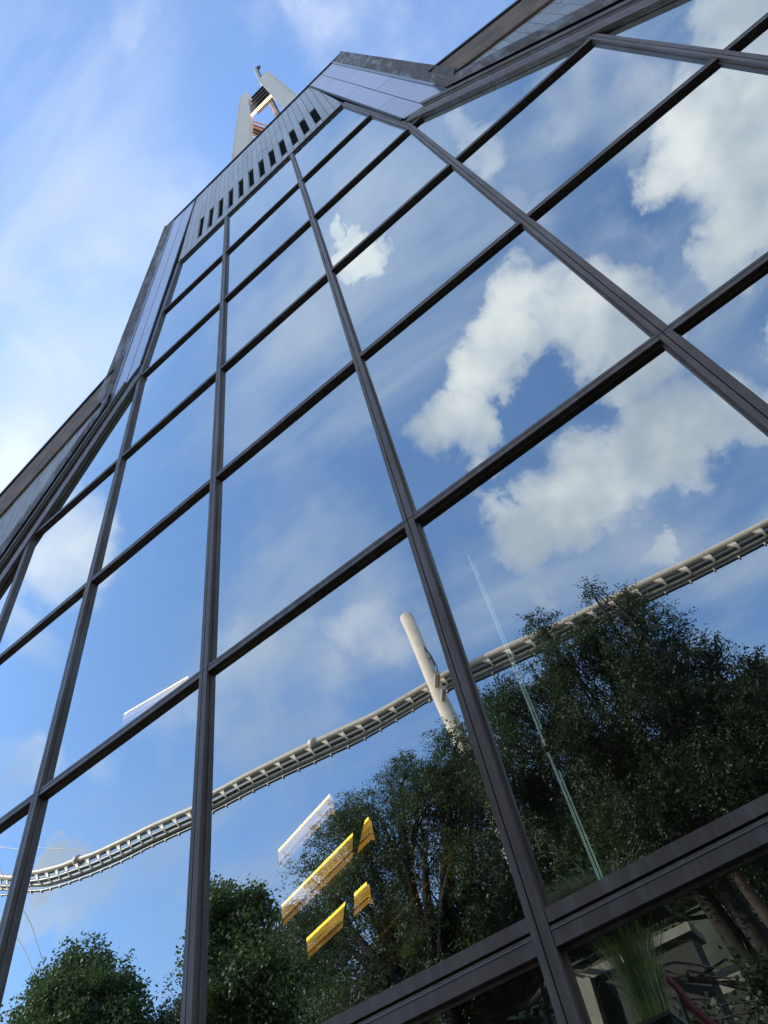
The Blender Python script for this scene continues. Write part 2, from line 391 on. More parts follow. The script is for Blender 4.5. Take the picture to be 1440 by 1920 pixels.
# transoms between mullions
def xr(z, right):
    if z > 10.6: p = UR if right else UL
    else: p = SR if right else SL
    return p[0][0]+(z-p[0][1])*(p[1][0]-p[0][0])/(p[1][1]-p[0][1])
for z in ZT[:-1]:
    if z == 10.517: xl, xrr = -1.62, 3.30
    else: xl, xrr = xr(z, False), xr(z, True)
    xs = [xl]+[x for x in XM if xl+.2 < x < xrr-.2]+[xrr]
    for a, b in zip(xs[:-1], xs[1:]):
        A, B = a+.037, b-.0275
        if z == 2.457:
            bar('transom', (A, z), (B, z), .045, .06, groove=.010, y0=.004)
            q = MB(); q.box((A, .0015, z-.0172), (B, .006, z-.0145)); q.build('sill_lip', M['trim'], HALL)
        elif z < 1: bar('transom', (A, z), (B, z), .05, .25, y0=.004)
        else: bar('transom', (A, z), (B, z), .0215, .0305, y0=.004)
# head bar under the fascia, and sloping head bars
bar('head_bar', (-1.19, 14.545), (2.66, 14.545), .02, .045, y0=.03, mat='cap')
bar('sloping_head_bar', (-1.50, 10.53), SLb, .055, .10, y0=-.015)
bar('sloping_head_bar', SRb, (3.05, 10.77), .055, .10, y0=-.015)

# panes
npane = 0
for i in range(len(XM)-1):
    for j in range(len(ZT)-1):
        cell = [(XM[i]-.0, ZT[j]), (XM[i+1], ZT[j]), (XM[i+1], ZT[j+1]), (XM[i], ZT[j+1])]
        if ZT[j] < 10.5:
            cell = clip_line(cell, SL[0], SL[1], MID); cell = clip_line(cell, SR[0], SR[1], MID)
        else:
            if XM[i] == -1.5 or XM[i] == 1.5 or XM[i] == 3.0 or XM[i] == 0: pass
            cell = [(XM[i]-.2 if XM[i] == -1.5 else XM[i], ZT[j]), (XM[i+1], ZT[j]), (XM[i+1], ZT[j+1]), (XM[i]-.2 if XM[i] == -1.5 else XM[i], ZT[j+1])]
            cell = clip_line(cell, UL[0], UL[1], (.7, 12)); cell = clip_line(cell, UR[0], UR[1], (.7, 12))
        if area(cell) < .02: continue
        cxm = sum(p[0] for p in cell)/len(cell); czm = sum(p[1] for p in cell)/len(cell)
        n = len(cell)
        if sum(cell[k][0]*cell[(k+1) % n][1]-cell[(k+1) % n][0]*cell[k][1] for k in range(n)) < 0: cell = cell[::-1]
        # each sheet sits a hair out of true, as real ones do
        tx, tz = rng.normal(0, .002), rng.normal(0, .002)
        def yv(p): return GL+(p[0]-cxm)*tx+(p[1]-czm)*tz
        v = [(p[0], yv(p), p[1]) for p in cell]+[(p[0], yv(p)+.012, p[1]) for p in cell]
        f = [tuple(range(n)), tuple(range(2*n-1, n-1, -1))]+[(k, k+n, (k+1) % n+n, (k+1) % n) for k in range(n)]
        meshobj('glass_pane', v, f, [M['glass'], M['glass_edge']], HALL, fm=[0]+[1]*(n+1)); npane += 1

# glass fins behind the mullions, with pale green edges
for x in XM[1:-2]:
    if x in (0.0, -1.5, -3.0): continue
    zt = 14.3 if -1 < x < 2 else (10.3 if x in (-1.5, 3.0) else 7.6)
    fb = MB(); fb.box((x-.006, .15, .4), (x+.006, .70, zt)); fb.build('glass_fin', M['fin'], HALL)
    z = .5
    eb = MB()
    while z < zt-.3:
        z2 = min(z+2.0, zt); eb.box((x+.008, .67, z), (x+.020, .706, z2-.06)); eb.box((x+.026, .67, z+.05), (x+.034, .706, z2-.02)); z = z2
    eb.build('fin_edge', M['fin_edge'], HALL)
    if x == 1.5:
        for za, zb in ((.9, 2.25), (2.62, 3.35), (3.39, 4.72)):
            eb = MB(); eb.box((x+.012, .664, za), (x+.020, .672, zb)); eb.box((x+.028, .664, za+.08), (x+.032, .670, zb-.1)); eb.build('fin_edge_glint', M['fin_glint'], HALL)  # added glowing slivers imitate daylight caught by the fin edge

# fascia of upright cement panels with twelve slot windows
FT, FB = 18.75, 14.60
fl = [(-1.165, FB), (-.99, FT)]; frr = [(2.635, FB), (2.375, FT)]
pit = .1283; x0 = -.665-pit*.5
strips = []
k = -5
while x0+k*pit < 2.7: strips.append((k, x0+k*pit)); k += 1
bk = MB(); bk.prism([(-1.16, FB), (2.63, FB), (2.37, FT), (-.985, FT)], .035, .16); bk.build('panel_backing', M['panel_back'], HALL)
for k, xs in strips:
    isw = (k % 2 == 0) and 0 <= k <= 22
    if isw: segs = [(FB, 14.93), (16.26, 17.35+.12*((k//2) % 3)), (17.35+.12*((k//2) % 3), FT)]
    else:
        q = [15.35, 15.9, 15.2, 16.4][(k//2) % 4]; q2 = [17.0, 17.8, 16.9, 18.1][(k//2) % 4]
        segs = [(FB, q), (q, q2), (q2, FT)]
    for a, b in segs:
        poly = [(xs+.004, a+.006), (xs+pit-.004, a+.006), (xs+pit-.004, b-.006), (xs+.004, b-.006)]
        poly = clip_line(poly, fl[0], fl[1], (.7, 16)); poly = clip_line(poly, frr[0], frr[1], (.7, 16))
        if area(poly) < .004: continue
        mb = MB(); yo = rng.uniform(0, .003); mb.prism(poly, -.004+yo, .032); mb.build('fascia_panel', M['panel'], HALL)
    if isw:
        mb = MB(); mb.box((xs+.004, .028, 14.94), (xs+pit-.004, .034, 16.25)); mb.build('slot_window', M['dark'], HALL)
cp = MB(); cp.box((-1.98, -.03, FT+.005), (3.30, .30, FT+.10)); 
cp.build('roof_edge_cap', M['cap'], HALL)

# smooth blue-grey panels either side of the fascia, each in staggered sheets, with a rolled copper edge outside
def lerp(a, b, t): return (a[0]+(b[0]-a[0])*t, a[1]+(b[1]-a[1])*t)
def side_panels(inn, outr, cove, right):
    # inn/outr/cove: ((x,z) top, (x,z) bottom)
    s = 1 if right else -1
    rows = [[0, .22, .52, .82, 1], [0, .36, .66, 1]]
    for c, cuts in enumerate(rows):
        u0, u1 = (0.0, .5) if c == 0 else (.5, 1.0)
        for a, b in zip(cuts[:-1], cuts[1:]):
            P = [lerp(lerp(inn[0], outr[0], u0), lerp(inn[1], outr[1], u0), a), lerp(lerp(inn[0], outr[0], u1), lerp(inn[1], outr[1], u1), a),
                 lerp(lerp(inn[0], outr[0], u1), lerp(inn[1], outr[1], u1), b), lerp(lerp(inn[0], outr[0], u0), lerp(inn[1], outr[1], u0), b)]
            cxx = sum(p[0] for p in P)/4; czz = sum(p[1] for p in P)/4
            P = [(cxx+(p[0]-cxx)*(1-.006/max(.05, abs(p[0]-cxx))), czz+(p[1]-czz)*(1-.006/max(.05, abs(p[1]-czz)))) for p in P]
            mb = MB(); mb.prism(P, -.010+rng.uniform(0, .002), .02); mb.build('side_panel', M['soffit'], HALL)
    mb = MB(); mb.prism([inn[0], outr[0], outr[1], inn[1]], .021, .12); mb.build('panel_backing', M['panel_back'], HALL)
    # inner edge line
    mb = MB(); w_ = .03*s
    mb.prism([(inn[0][0]-w_, inn[0][1]), (inn[0][0], inn[0][1]), (inn[1][0], inn[1][1]), (inn[1][0]-w_, inn[1][1])], -.02, .10); mb.build('edge_trim', M['cap'], HALL)
    # pale bead along the outer edge
    mb = MB(); w_ = .035*s
    mb.prism([outr[0], (outr[0][0]+w_, outr[0][1]), (outr[1][0]+w_, outr[1][1]), outr[1]], -.022, .05); mb.build('panel_bead', M['trim'], HALL)
    # rolled cove: sections along the height, joints between sheets
    cuts = [0, .34, .68, 1]
    for a, b in zip(cuts[:-1], cuts[1:]):
        mb = MB(); nv = 7; nu = 7; V = []; Fq = []
        for i in range(nv+1):
            t = a+(b-a)*i/nv*.998
            p = lerp(outr[0], outr[1], t); q = lerp(cove[0], cove[1], t)
            p = (p[0]+w_, p[1])
            sag = .05*(t**3)
            for j in range(nu+1):
                u = j/nu; th = u*math.pi/2
                V.append((p[0]+(q[0]-p[0])*math.sin(th), -.02-.045*(1-math.cos(th))-sag*math.sin(u*math.pi), p[1]+(q[1]-p[1])*u))
        for i in range(nv):
            for j in range(nu):
                A = i*(nu+1)+j; q4 = (A, A+1, A+nu+2, A+nu+1); Fq.append(q4 if not right else q4[::-1])
        # outer return going back to the wall so the roll has depth
        base = len(V)
        for i in range(nv+1):
            e = V[i*(nu+1)+nu]; V.append((e[0], .30, e[2]))
        for i in range(nv):
            A = i*(nu+1)+nu; B = (i+1)*(nu+1)+nu; q4 = (A, base+i, base+i+1, B); Fq.append(q4 if not right else q4[::-1])
        mb.add(V, Fq); mb.build('copper_roll', M['copper'], HALL, smooth=True)
side_panels(((2.385, 18.74), (3.02, 10.95)), ((3.00, 18.74), (3.56, 10.43)), ((3.27, 18.76), (3.78, 10.75)), True)
side_panels(((-.995, 18.74), (-1.54, 10.95)), ((-1.66, 18.74), (-2.05, 10.43)), ((-1.92, 18.76), (-2.34, 10.95)), False)
# shoulder infill between side panel and the sloping head
for s, pts in ((1, [(3.04, 11.0), (3.60, 10.40), (3.45, 10.22), (3.05, 10.66)]), (-1, [(-1.55, 11.0), (-2.08, 10.40), (-1.80, 10.15), (-1.52, 10.62)])):
    mb = MB(); mb.prism(pts, .02, .09); mb.build('shoulder_flashing', M['cap'], HALL)

# wings: eave board, upright cement panels, weathered gutter, below it the glass
def wing(right):
    s = 1 if right else -1
    def L(p, q, x): return p[1]+(x-p[0])*(q[1]-p[1])/(q[0]-p[0])
    if right:
        e = ((3.80, 11.45), (4.85, 10.95)); bb = ((3.83, 10.62), (4.87, 10.12)); tl = ((3.98, 10.42), (4.89, 9.05)); gl_ = ((3.55, 10.50), (4.90, 8.50)); X0, X1 = 3.62, 9.0
    else:
        e = ((-2.35, 11.42), (-4.45, 10.58)); bb = ((-2.38, 10.62), (-4.13, 9.85)); tl = ((-2.32, 10.48), (-3.70, 8.84)); gl_ = ((-2.07, 10.41), (-3.55, 8.48)); X0, X1 = -2.15, -8.0
    xs = [X0+(X1-X0)*t for t in (0, .33, .66, 1)]
    for a, b in zip(xs[:-1], xs[1:]):
        mb = MB(); b2 = b-.004*s
        mb.prism([(a, L(*e, a)), (b2, L(*e, b2)), (b2, L(*bb, b2)), (a, L(*bb, a))], -.06, -.03); mb.build('eave_board', M['board'], HALL)
    mb = MB(); mb.prism([(X0, L(*e, X0)), (X1, L(*e, X1)), (X1, L(*e, X1)+.09), (X0, L(*e, X0)+.07)], -.08, .3); mb.build('eave_cap', M['cap'], HALL)
    mb = MB(); mb.prism([(X0, L(*bb, X0)), (X1, L(*bb, X1)), (X1, L(*bb, X1)+.05), (X0, L(*bb, X0)+.05)], -.029, .02); mb.build('eave_soffit', M['board'], HALL)
    # panels
    x = X0; k = 0
    while abs(x-X0) < abs(X1-X0):
        xa, xb = sorted((x, x+s*.13)); top = max(L(*bb, xa), L(*bb, xb)); bot = min(L(*tl, xa), L(*tl, xb))
        zs = [bot]; z = bot+[.5, .9, .3, .7][k % 4]
        while z < top: zs.append(z); z += 1.15
        zs.append(top)
        for a, b in zip(zs[:-1], zs[1:]):
            poly = [(xa+.004, a+.005), (xb-.004, a+.005), (xb-.004, b-.005), (xa+.004, b-.005)]
            poly = clip_line(poly, bb[0], bb[1], (bb[0][0], 0)); poly = clip_line(poly, tl[0], tl[1], (tl[0][0], 20))
            if area(poly) > .004:
                mb = MB(); mb.prism(poly, -.03+rng.uniform(0, .003), 0.0); mb.build('wing_panel', M['panel'], HALL)
        x += s*.13; k += 1
    mb = MB(); mb.prism([(X0, L(*bb, X0)), (X1, L(*bb, X1)), (X1, L(*gl_, X1)), (X0, L(*gl_, X0))], .001, .09); mb.build('panel_backing', M['panel_back'], HALL)
    # rolled gutter
    V = []; Fq = []; nu = 7; nn = 12
    for i in range(nn+1):
        x = X0-.1*s+(X1-X0+.1*s)*i/nn; zt = L(*tl, x); zb = L(*gl_, x)
        for j in range(nu+1):
            u = j/nu; V.append((x, -.033-.035*math.sin(u*math.pi*.85), zt+(zb-zt)*u))
    for i in range(nn):
        for j in range(nu):
            A = i*(nu+1)+j; q4 = (A, A+1, A+nu+2, A+nu+1); Fq.append(q4 if right else q4[::-1])
    meshobj('rolled_gutter', V, Fq, M['copper'], HALL, smooth=True)
    # dark stepped frame between gutter and glass
    p0 = (X0-.35*s, L(*gl_, X0-.35*s)-.03); p1 = (X1, L(*gl_, X1)-.03)
    for q, (w0, w1, y0) in enumerate(((.00, .12, -.03), (.14, .20, -.015))):
        mb = MB(); mb.prism([(p0[0], p0[1]-w0), (p1[0], p1[1]-w0), (p1[0], p1[1]-w1), (p0[0], p0[1]-w1)], y0, .08); mb.build('head_moulding', M['frame'], HALL)
wing(True); wing(False)

# body of the building behind the front
def body(name, poly, y0, y1, mat):
    mb = MB(); n = len(poly)
    ar = sum(poly[i][0]*poly[(i+1) % n][1]-poly[(i+1) % n][0]*poly[i][1] for i in range(n))
    if ar < 0: poly = poly[::-1]
    v = [(x, y0, z) for x, z in poly]+[(x, y1, z) for x, z in poly]
    mb.add(v, [(i, i+n, (i+1) % n+n, (i+1) % n)[::-1] for i in range(n)]+[tuple(range(2*n-1, n-1, -1))])
    return mb.build(name, mat, HALL)
hb = body('upper_shell', [(-1.55, 9.9), (3.02, 9.9), (2.98, 18.70), (-1.62, 18.70)], .14, 5.0, M['roof'])
body('lower_shell', [(-9.0, -.2), (10, -.2), (10, 8.0), (3.9, 10.9), (-2.4, 10.9), (-9.0, 8.0)], .14, 7.0, M['roof'])
# interior surfaces
mb = MB(); mb.box((-8.8, 6.6, 0), (9.8, 6.8, 10.6)); mb.build('interior_back_wall', M['inside'], HALL)
mb = MB(); mb.box((-8.8, .2, .0), (9.8, 6.6, .25)); mb.build('interior_floor', M['inside'], HALL)
mb = MB(); mb.box((-1.5, 4.6, 10.7), (2.95, 4.8, 18.4)); mb.build('interior_back_wall', M['inside'], HALL)

# ------------------------------------------------------------------ things inside
def diag(p, q): return np.array(q, float)-np.array(p, float)
def loc_at(px, py, Y): r = loc_dir(px, py); return CAM+r*(Y-CAM[1])/r[1]
def lamp(p0, p1, h, label):
    p0 = np.array(p0); p1 = np.array(p1); e = empty('pendant_lamp', FAC @ Matrix.Translation(p0)); tag(e, label, 'lamp', 'long amber lamps inside the hall')
    d = p1-p0; L = np.linalg.norm(d); d /= L; n = np.array([-d[1], d[0], 0])*.02
    def pris(name, z0, z1, t0, t1, m):
        v = []
        for z in (z0, z1):
            for (a, b) in ((0, t0), (L, t0), (L, t1), (0, t1)): v.append(d*a+n*b+np.array([0, 0, z]))
        q = MB(); q.add(v, [(0, 3, 2, 1), (4, 5, 6, 7), (0, 1, 5, 4), (1, 2, 6, 5), (2, 3, 7, 6), (3, 0, 4, 7)]); q.build(name, m, e)
    pris('lamp_panel', -h*.66, 0, 0, 1, M['lamp_box']); pris('lamp_rim', -h*.70, -h*.66, -.3, 1, M['lamp_rim']); pris('lamp_panel', -h, -h*.70, .2, 1.2, M['lamp_low']); pris('lamp_rim', -h-.008, -h, -.2, 1.2, M['lamp_rim']); pris('lamp_edge_tube', -.002, .016, -.05, .15, M['lamp_tube'])
    q = MB()
    for a in (.12*L, .88*L):
        c = d*a+n*.5; q.tube([c, c+np.array([0, 0, 5.5])], .004, 5)
    q.build('hanging_wire', M['cable'], e)
lamp((-.844, 1.5, 3.883), (.167, 1.173, 3.883), .126, 'amber lamp inside the glass, middle and longest of the three low ones')
lamp((-.653, 1.5, 3.601), (.005, 1.287, 3.601), .105, 'amber lamp inside the glass, lowest of the three low ones')
lamp((-.850, 1.5, 4.261), (-.184, 1.285, 4.261), .125, 'pale yellow lamp inside the glass, topmost of the three, against reflected sky')
lamp(tuple(loc_at(232, 1340, 1.5)), tuple(loc_at(352, 1270, 1.5)), .13, 'pale lamp just above the bar in the second glass column from the left')
# staircase string with handrail, and two columns
stair = empty('indoor_staircase', FAC); tag(stair, 'dark sloping staircase with a thin pale handrail behind the lower glass', 'staircase')
A = loc_at(600, 1905, 2.0); B = loc_at(905, 1560, 2.0); dd = B-A; A = A-dd*1.2; 
mb = MB(); hh = np.array([0, 0, .34]); tt = np.array([0, .12, 0])
mb.add([A-hh*.55, B-hh*.55, B+hh*.6, A+hh*.6, A-hh*.55+tt, B-hh*.55+tt, B+hh*.6+tt, A+hh*.6+tt], [(0, 1, 2, 3), (7, 6, 5, 4), (0, 4, 5, 1), (1, 5, 6, 2), (2, 6, 7, 3), (3, 7, 4, 0)])
mb.build('string', M['inside_dark'], stair)
mb = MB(); mb.tube([A-np.array([0, .1, .02]), B-np.array([0, .1, .02])], .011, 6); mb.build('handrail', M['rail'], stair)
mb = MB(); mb.tube([A-np.array([0, .1, .02])+hh*.9, B-np.array([0, .1, .02])+hh*.9], .005, 6); mb.build('handrail', M['cable'], stair)
col = empty('steel_column', FAC); tag(col, 'dark steel column inside crossing in front of the amber lamps', 'column', 'steel columns inside')
mb = MB(); mb.tube([(-.30, .95, .3), (-.01, .95, 2.9), (.117, .95, 3.344), (.233, .95, 3.696), (.308, .95, 3.829), (.9, .95, 5.6), (2.3, .95, 10.0)], .026, 12); mb.build('shaft', M['inside_dark'], col, True)
mb = MB(); mb.box((-.40, .85, .25), (-.20, 1.05, .3)); mb.build('base_plate', M['inside_dark'], col)
col = empty('steel_column', FAC); tag(col, 'dark steel column inside to the right of the amber lamps', 'column', 'steel columns inside')
mb = MB(); mb.tube([(.62, 1.0, .3), (.62, 1.0, 10.4)], .035, 12); mb.build('shaft', M['inside_dark'], col, True)
mb = MB(); mb.box((.52, .9, .25), (.72, 1.1, .3)); mb.build('base_plate', M['inside_dark'], col)

# ------------------------------------------------------------------ bell tower on the roof behind
TW = empty('bell_tower', None, (.7, 4.5, 16)); tag(TW, 'pale tapered bell tower with slatted bands rising behind the roof edge', 'tower')
def TB(mb, name, mat, **k): 
    mb.v = [(v[0]-.7, v[1]-4.5, v[2]-16) for v in mb.v]; return mb.build(name, mat, TW, **k)
def hexa(b, t, m=MB):                            # b,t : 4 points each
    q = MB(); q.add(list(b)+list(t), [(3, 2, 1, 0), (4, 5, 6, 7), (0, 1, 5, 4), (1, 2, 6, 5), (2, 3, 7, 6), (3, 0, 4, 7)]); return q
def PWy(px, py, Y): r = ddir(px, py); return CAM+r*(Y-CAM[1])/r[1]
YT, YB = 4.5, 6.2; TH = .16; SHX = .53
def sh(x, y): return x+(y-YT)*SHX if y > YT+.2 else x
def lin(p, q, z): t = (z-p[1])/(q[1]-p[1]); return p[0]+t*(q[0]-p[0])
LO = ((-.929, 26.49), (.169, 31.37)); LI = ((-.215, 26.5), (.253, 28.84)); RO = ((1.86, 26.43), (1.44, 31.42)); RI = ((1.33, 26.3), (1.17, 28.92))
Z0 = 16.0; Z1 = 31.4
def pillar(o, i, front):
    y0, y1 = (YT, YT+TH) if front else (YB-TH, YB)
    z1 = Z1
    xo0, xo1 = lin(*o, Z0), lin(*o, z1); xi0 = lin(*i, Z0); xi1 = lin(*i, z1)
    if o is LO:                                  # knee: the inner face runs up to the band, then steepens
        zk = 28.84; xk = lin(*i, zk); xok = lin(*o, zk); xi1 = PWy(466, 178, YT)[0]
        q = MB(); d_ = 0 if front else SHX*(YB-YT)
        v = [(xo0+d_, y0, Z0), (xi0+d_, y0, Z0), (xi0+d_, y1, Z0), (xo0+d_, y1, Z0), (xok+d_, y0, zk), (xk+d_, y0, zk), (xk+d_, y1, zk), (xok+d_, y1, zk), (xo1+d_, y0, z1), (xi1+d_, y0, z1), (xi1+d_, y1, z1), (xo1+d_, y1, z1)]
        fs = [(3, 2, 1, 0), (8, 9, 10, 11)]+[(a+b, (a+1) % 4+b, (a+1) % 4+b+4, a+b+4) for b in (0, 4) for a in range(4)]
        q.add(v, fs); return q
    if not front: xo0 += SHX*(YB-YT); xo1 += SHX*(YB-YT); xi0 += SHX*(YB-YT); xi1 += SHX*(YB-YT)
    return hexa([(xo0, y0, Z0), (xi0, y0, Z0), (xi0, y1, Z0), (xo0, y1, Z0)], [(xo1, y0, z1), (xi1, y0, z1), (xi1, y1, z1), (xo1, y1, z1)])
for o, i in ((LO, LI), (RO, RI)):
    for fr in (True, False): TB(pillar(o, i, fr), 'pillar', M['tower'])
    # side wall: closed edge of each side with a slotted flange
    q = MB(); xo0, xo1 = lin(*o, Z0), lin(*o, Z1); s = 1 if o is RO else -1
    n = 40
    for k in range(n):
        za, zb = Z0+(Z1-Z0)*k/n, Z0+(Z1-Z0)*(k+.86)/n
        xa, xb = lin(*o, za), lin(*o, zb)
        q.add([(xa, YT-.02, za), (xa+s*.05, YT-.02, za), (xa+s*.05, YT+.10, za), (xa, YT+.10, za), (xb, YT-.02, zb), (xb+s*.05, YT-.02, zb), (xb+s*.05, YT+.10, zb), (xb, YT+.10, zb)],
              [(3, 2, 1, 0), (4, 5, 6, 7), (0, 1, 5, 4), (1, 2, 6, 5), (2, 3, 7, 6), (3, 0, 4, 7)])
    TB(q, 'notched_flange', M['tower'])
# slatted bands: front, back and both sides at the head
def band(yf, zs, xf, mat, tilt, nm='louvre_blade', ys=None):
    for k in range(5):
        z = zs[0]+(zs[1]-zs[0])*(k+.5)/5; hh_ = (zs[1]-zs[0])/5
        q = MB(); xa, xb = xf(z)
        q.add([(xa, yf, z-hh_*.5), (xb, yf, z-hh_*.5), (xb, yf+.14, z+hh_*.25), (xa, yf+.14, z+hh_*.25),
               (xa, yf, z-hh_*.34), (xb, yf, z-hh_*.34), (xb, yf+.14, z+hh_*.42), (xa, yf+.14, z+hh_*.42)],
              [(3, 2, 1, 0), (4, 5, 6, 7), (0, 1, 5, 4), (1, 2, 6, 5), (2, 3, 7, 6), (3, 0, 4, 7)])
        TB(q, nm, mat)
fx = lambda z: (lin(*LI, z)-.10, lin(*RI, z)+.10)
band(YT+.01, (28.95, 30.75), fx, M['louvre'], 1)
q = MB(); q.box((lin(*LI, 30)-.05, YT+.15, 28.85), (lin(*RI, 30)+.05, YT+.18, 30.75)); TB(q, 'band_back', M['louvre'])
q = MB(); q.box((lin(*LI, 28.9)-.02, YT+.02, 28.80), (lin(*RI, 28.9)+.02, YT+.075, 28.86)); TB(q, 'sunlit_edge_glow', M['sunlit_edge_glow'])  # added glowing bar for the sunlit underside of the band, not a lamp
def sideband(right):
    o = RI if right else LI; s = 1 if right else -1; dx_ = SHX*(YB-.16-YT)
    zs = (27.45, 28.80)
    for k in range(5):
        hh_ = (zs[1]-zs[0])/5; z = zs[0]+hh_*(k+.5); x = lin(*o, z)
        q = MB(); q.add([(x, YT+.16, z-hh_*.5), (x+dx_, YB-.16, z-hh_*.5), (x+dx_+s*.10, YB-.16, z+hh_*.3), (x+s*.10, YT+.16, z+hh_*.3),
                         (x, YT+.16, z-hh_*.3), (x+dx_, YB-.16, z-hh_*.3), (x+dx_+s*.10, YB-.16, z+hh_*.5), (x+s*.10, YT+.16, z+hh_*.5)],
                        [(0, 1, 2, 3), (7, 6, 5, 4), (4, 5, 1, 0), (5, 6, 2, 1), (6, 7, 3, 2), (7, 4, 0, 3)])
        TB(q, 'louvre_blade', M['louvre_bounce'])
    x = lin(*o, 28)
    xb_ = x+s*.11; q = hexa([(xb_-.01, YT+.16, zs[0]), (xb_+.01, YT+.16, zs[0]), (xb_+.01+dx_, YB-.16, zs[0]), (xb_-.01+dx_, YB-.16, zs[0])], [(xb_-.01, YT+.16, zs[1]), (xb_+.01, YT+.16, zs[1]), (xb_+.01+dx_, YB-.16, zs[1]), (xb_-.01+dx_, YB-.16, zs[1])]); TB(q, 'band_back', M['louvre_bounce'])
sideband(True); sideband(False)
for z in (Z0+.2,):
    q = MB(); q.box((lin(*LO, z), YT, z-.2), (lin(*RO, z)+.9, YB, z)); TB(q, 'tower_base', M['tower'])
MS = empty('roof_mast', None, (1.02, 5.0, 16)); tag(MS, 'slim square mast with a small dark ring rising through the bell tower', 'mast')
def pm(x, y, z): return (x-1.02, y-5.0, z-16)
def PWy(px, py, Y): r = ddir(px, py); return CAM+r*(Y-CAM[1])/r[1]
b0 = PWy(521, 219, 4.95); t0 = PWy(479, 131, 4.95); bb_ = b0+(b0-t0)*((b0[2]-16)/(t0[2]-b0[2]))
q = MB(); q.tube([pm(*bb_), pm(*t0)], [.12, .085], 4); q.build('mast_shaft', M['mast'], MS)
q = MB(); q.tube([pm(*(bb_+np.array([.13, .0, 0]))), pm(*(t0+np.array([.085, 0, -.4])))], [.035, .028], 6); q.build('mast_conduit', M['cap'], MS)
q = MB(); ring = [pm(*(t0+np.array([.12+.10*math.cos(a), .02, -.02+.16*math.sin(a)]))) for a in np.linspace(0, 2*math.pi, 17)]
q.tube(ring, .035, 8, cap=False); q.build('mast_ring', M['cap'], MS, True)

# ------------------------------------------------------------------ coaster track (mirrored in the glass)
TR = empty('coaster_track', None, (0, 0, 0)); tag(TR, 'cream tubular coaster track with curved ribs, reflected as a diagonal line', 'coaster track')
sp = [(-60, 1638), (-20, 1643), (25, 1647), (64, 1643), (110, 1627), (164, 1601), (210, 1582), (259, 1560), (310, 1537), (360, 1514), (397, 1496), (450, 1470), (520, 1435), (590, 1400), (647, 1370), (730, 1322), (810, 1279), (879, 1240), (907, 1227), (1007, 1183), (1070, 1154), (1132, 1127), (1190, 1100), (1240, 1077), (1340, 1020), (1440, 967), (1500, 935)]
bt = [(-60, 1676), (-20, 1680), (20, 1681), (58, 1677), (105, 1662), (160, 1641), (205, 1622), (255, 1600), (305, 1577), (360, 1550), (397, 1530), (453, 1501), (524, 1466), (595, 1430), (655, 1400), (738, 1352), (820, 1307), (890, 1266), (918, 1253), (1020, 1210), (1083, 1182), (1146, 1155), (1206, 1130), (1258, 1105), (1360, 1048), (1462, 994), (1522, 962)]
# keep the two frames' halves consistent: smooth both lines
def smooth_curve(pp):
    pp = np.array(pp, float); q = pp.copy()
    for _ in range(2): q[1:-1] = .25*q[:-2]+.5*q[1:-1]+.25*q[2:]
    return q
sp, bt = smooth_curve(sp), smooth_curve(bt)
YV = 15.0
S3 = np.array([refl(a, b, YV) for a, b in sp]); B3 = np.array([refl(a, b, YV) for a, b in bt])
def resample(P, n):
    s = np.concatenate([[0], np.cumsum(np.linalg.norm(np.diff(P, axis=0), axis=1))]); u = np.linspace(0, s[-1], n)
    return np.stack([np.interp(u, s, P[:, k]) for k in range(3)], 1)
NR = 120
S3, B3 = resample(S3, NR), resample(B3, NR)
q = MB(); q.tube(S3, .145, 14); q.build('spine_tube', M['track'], TR, True)
B3 = S3+(B3-S3)*.95; dn = B3-S3
for nm, t, yo, r, mt in (('rail_tube', .50, -.30, .075, 'track_dark'), ('rail_tube', .52, .06, .085, 'track_dark'), ('rail_tube', .70, .0, .06, 'track')):
    q = MB(); q.tube(S3+dn*t+np.array([0, yo, 0]), r, 8); q.build(nm, M[mt], TR, True)
q = MB(); q.tube(B3, .055, 6); q.build('catwalk_tube', M['track_dark'], TR, True)
L_tot = np.linalg.norm(np.diff(S3, axis=0), axis=1).sum(); nrib = int(L_tot/.72)
ribP, ribD = resample(S3, nrib), None
ribB = resample(B3, nrib)
for k in range(nrib):
    s0, b0_ = ribP[k], ribB[k]; d = b0_-s0; q = MB()
    t = (ribP[min(k+1, nrib-1)]-ribP[max(k-1, 0)]); t /= np.linalg.norm(t); n = 7
    V = []; Fq = []
    for j in range(n+1):
        u = j/n; c = s0+d*(.06+.70*u)+np.array([0, .12*math.sin(u*math.pi*.9), 0])+t*(.16*math.sin(u*math.pi/2)); wd_ = .24*(1-u)**1.5+.06
        for sx in (-1, 1):
            for sy in (-.04, .04): V.append(c+t*wd_*sx*.5+np.array([0, sy, 0]))
    for j in range(n):
        A_ = j*4; B_ = A_+4
        Fq += [(A_, A_+2, B_+2, B_), (A_+1, B_+1, B_+3, A_+3), (A_, B_, B_+1, A_+1), (A_+2, A_+3, B_+3, B_+2)]
    q.add(V, Fq)
    q.add([b0_+np.array([0, -.05, -.1])+t*a for a in (-.02, .02)]+[b0_+np.array([0, -.05, .02])+t*a for a in (-.02, .02)]+[b0_+np.array([0, .05, -.1])+t*a for a in (-.02, .02)]+[b0_+np.array([0, .05, .02])+t*a for a in (-.02, .02)],
          [(0, 1, 3, 2), (5, 4, 6, 7), (0, 2, 6, 4), (1, 5, 7, 3)])
    q.build('track_rib', M['track'], TR)
for k in (int(NR*.235), int(NR*.58), int(NR*.985)-1):
    q = MB(); dvec = S3[k+1]-S3[k]; dvec /= np.linalg.norm(dvec); q.tube([S3[k]-dvec*.12, S3[k]+dvec*.12], .21, 12); q.build('joint_flange', M['track'], TR, True)
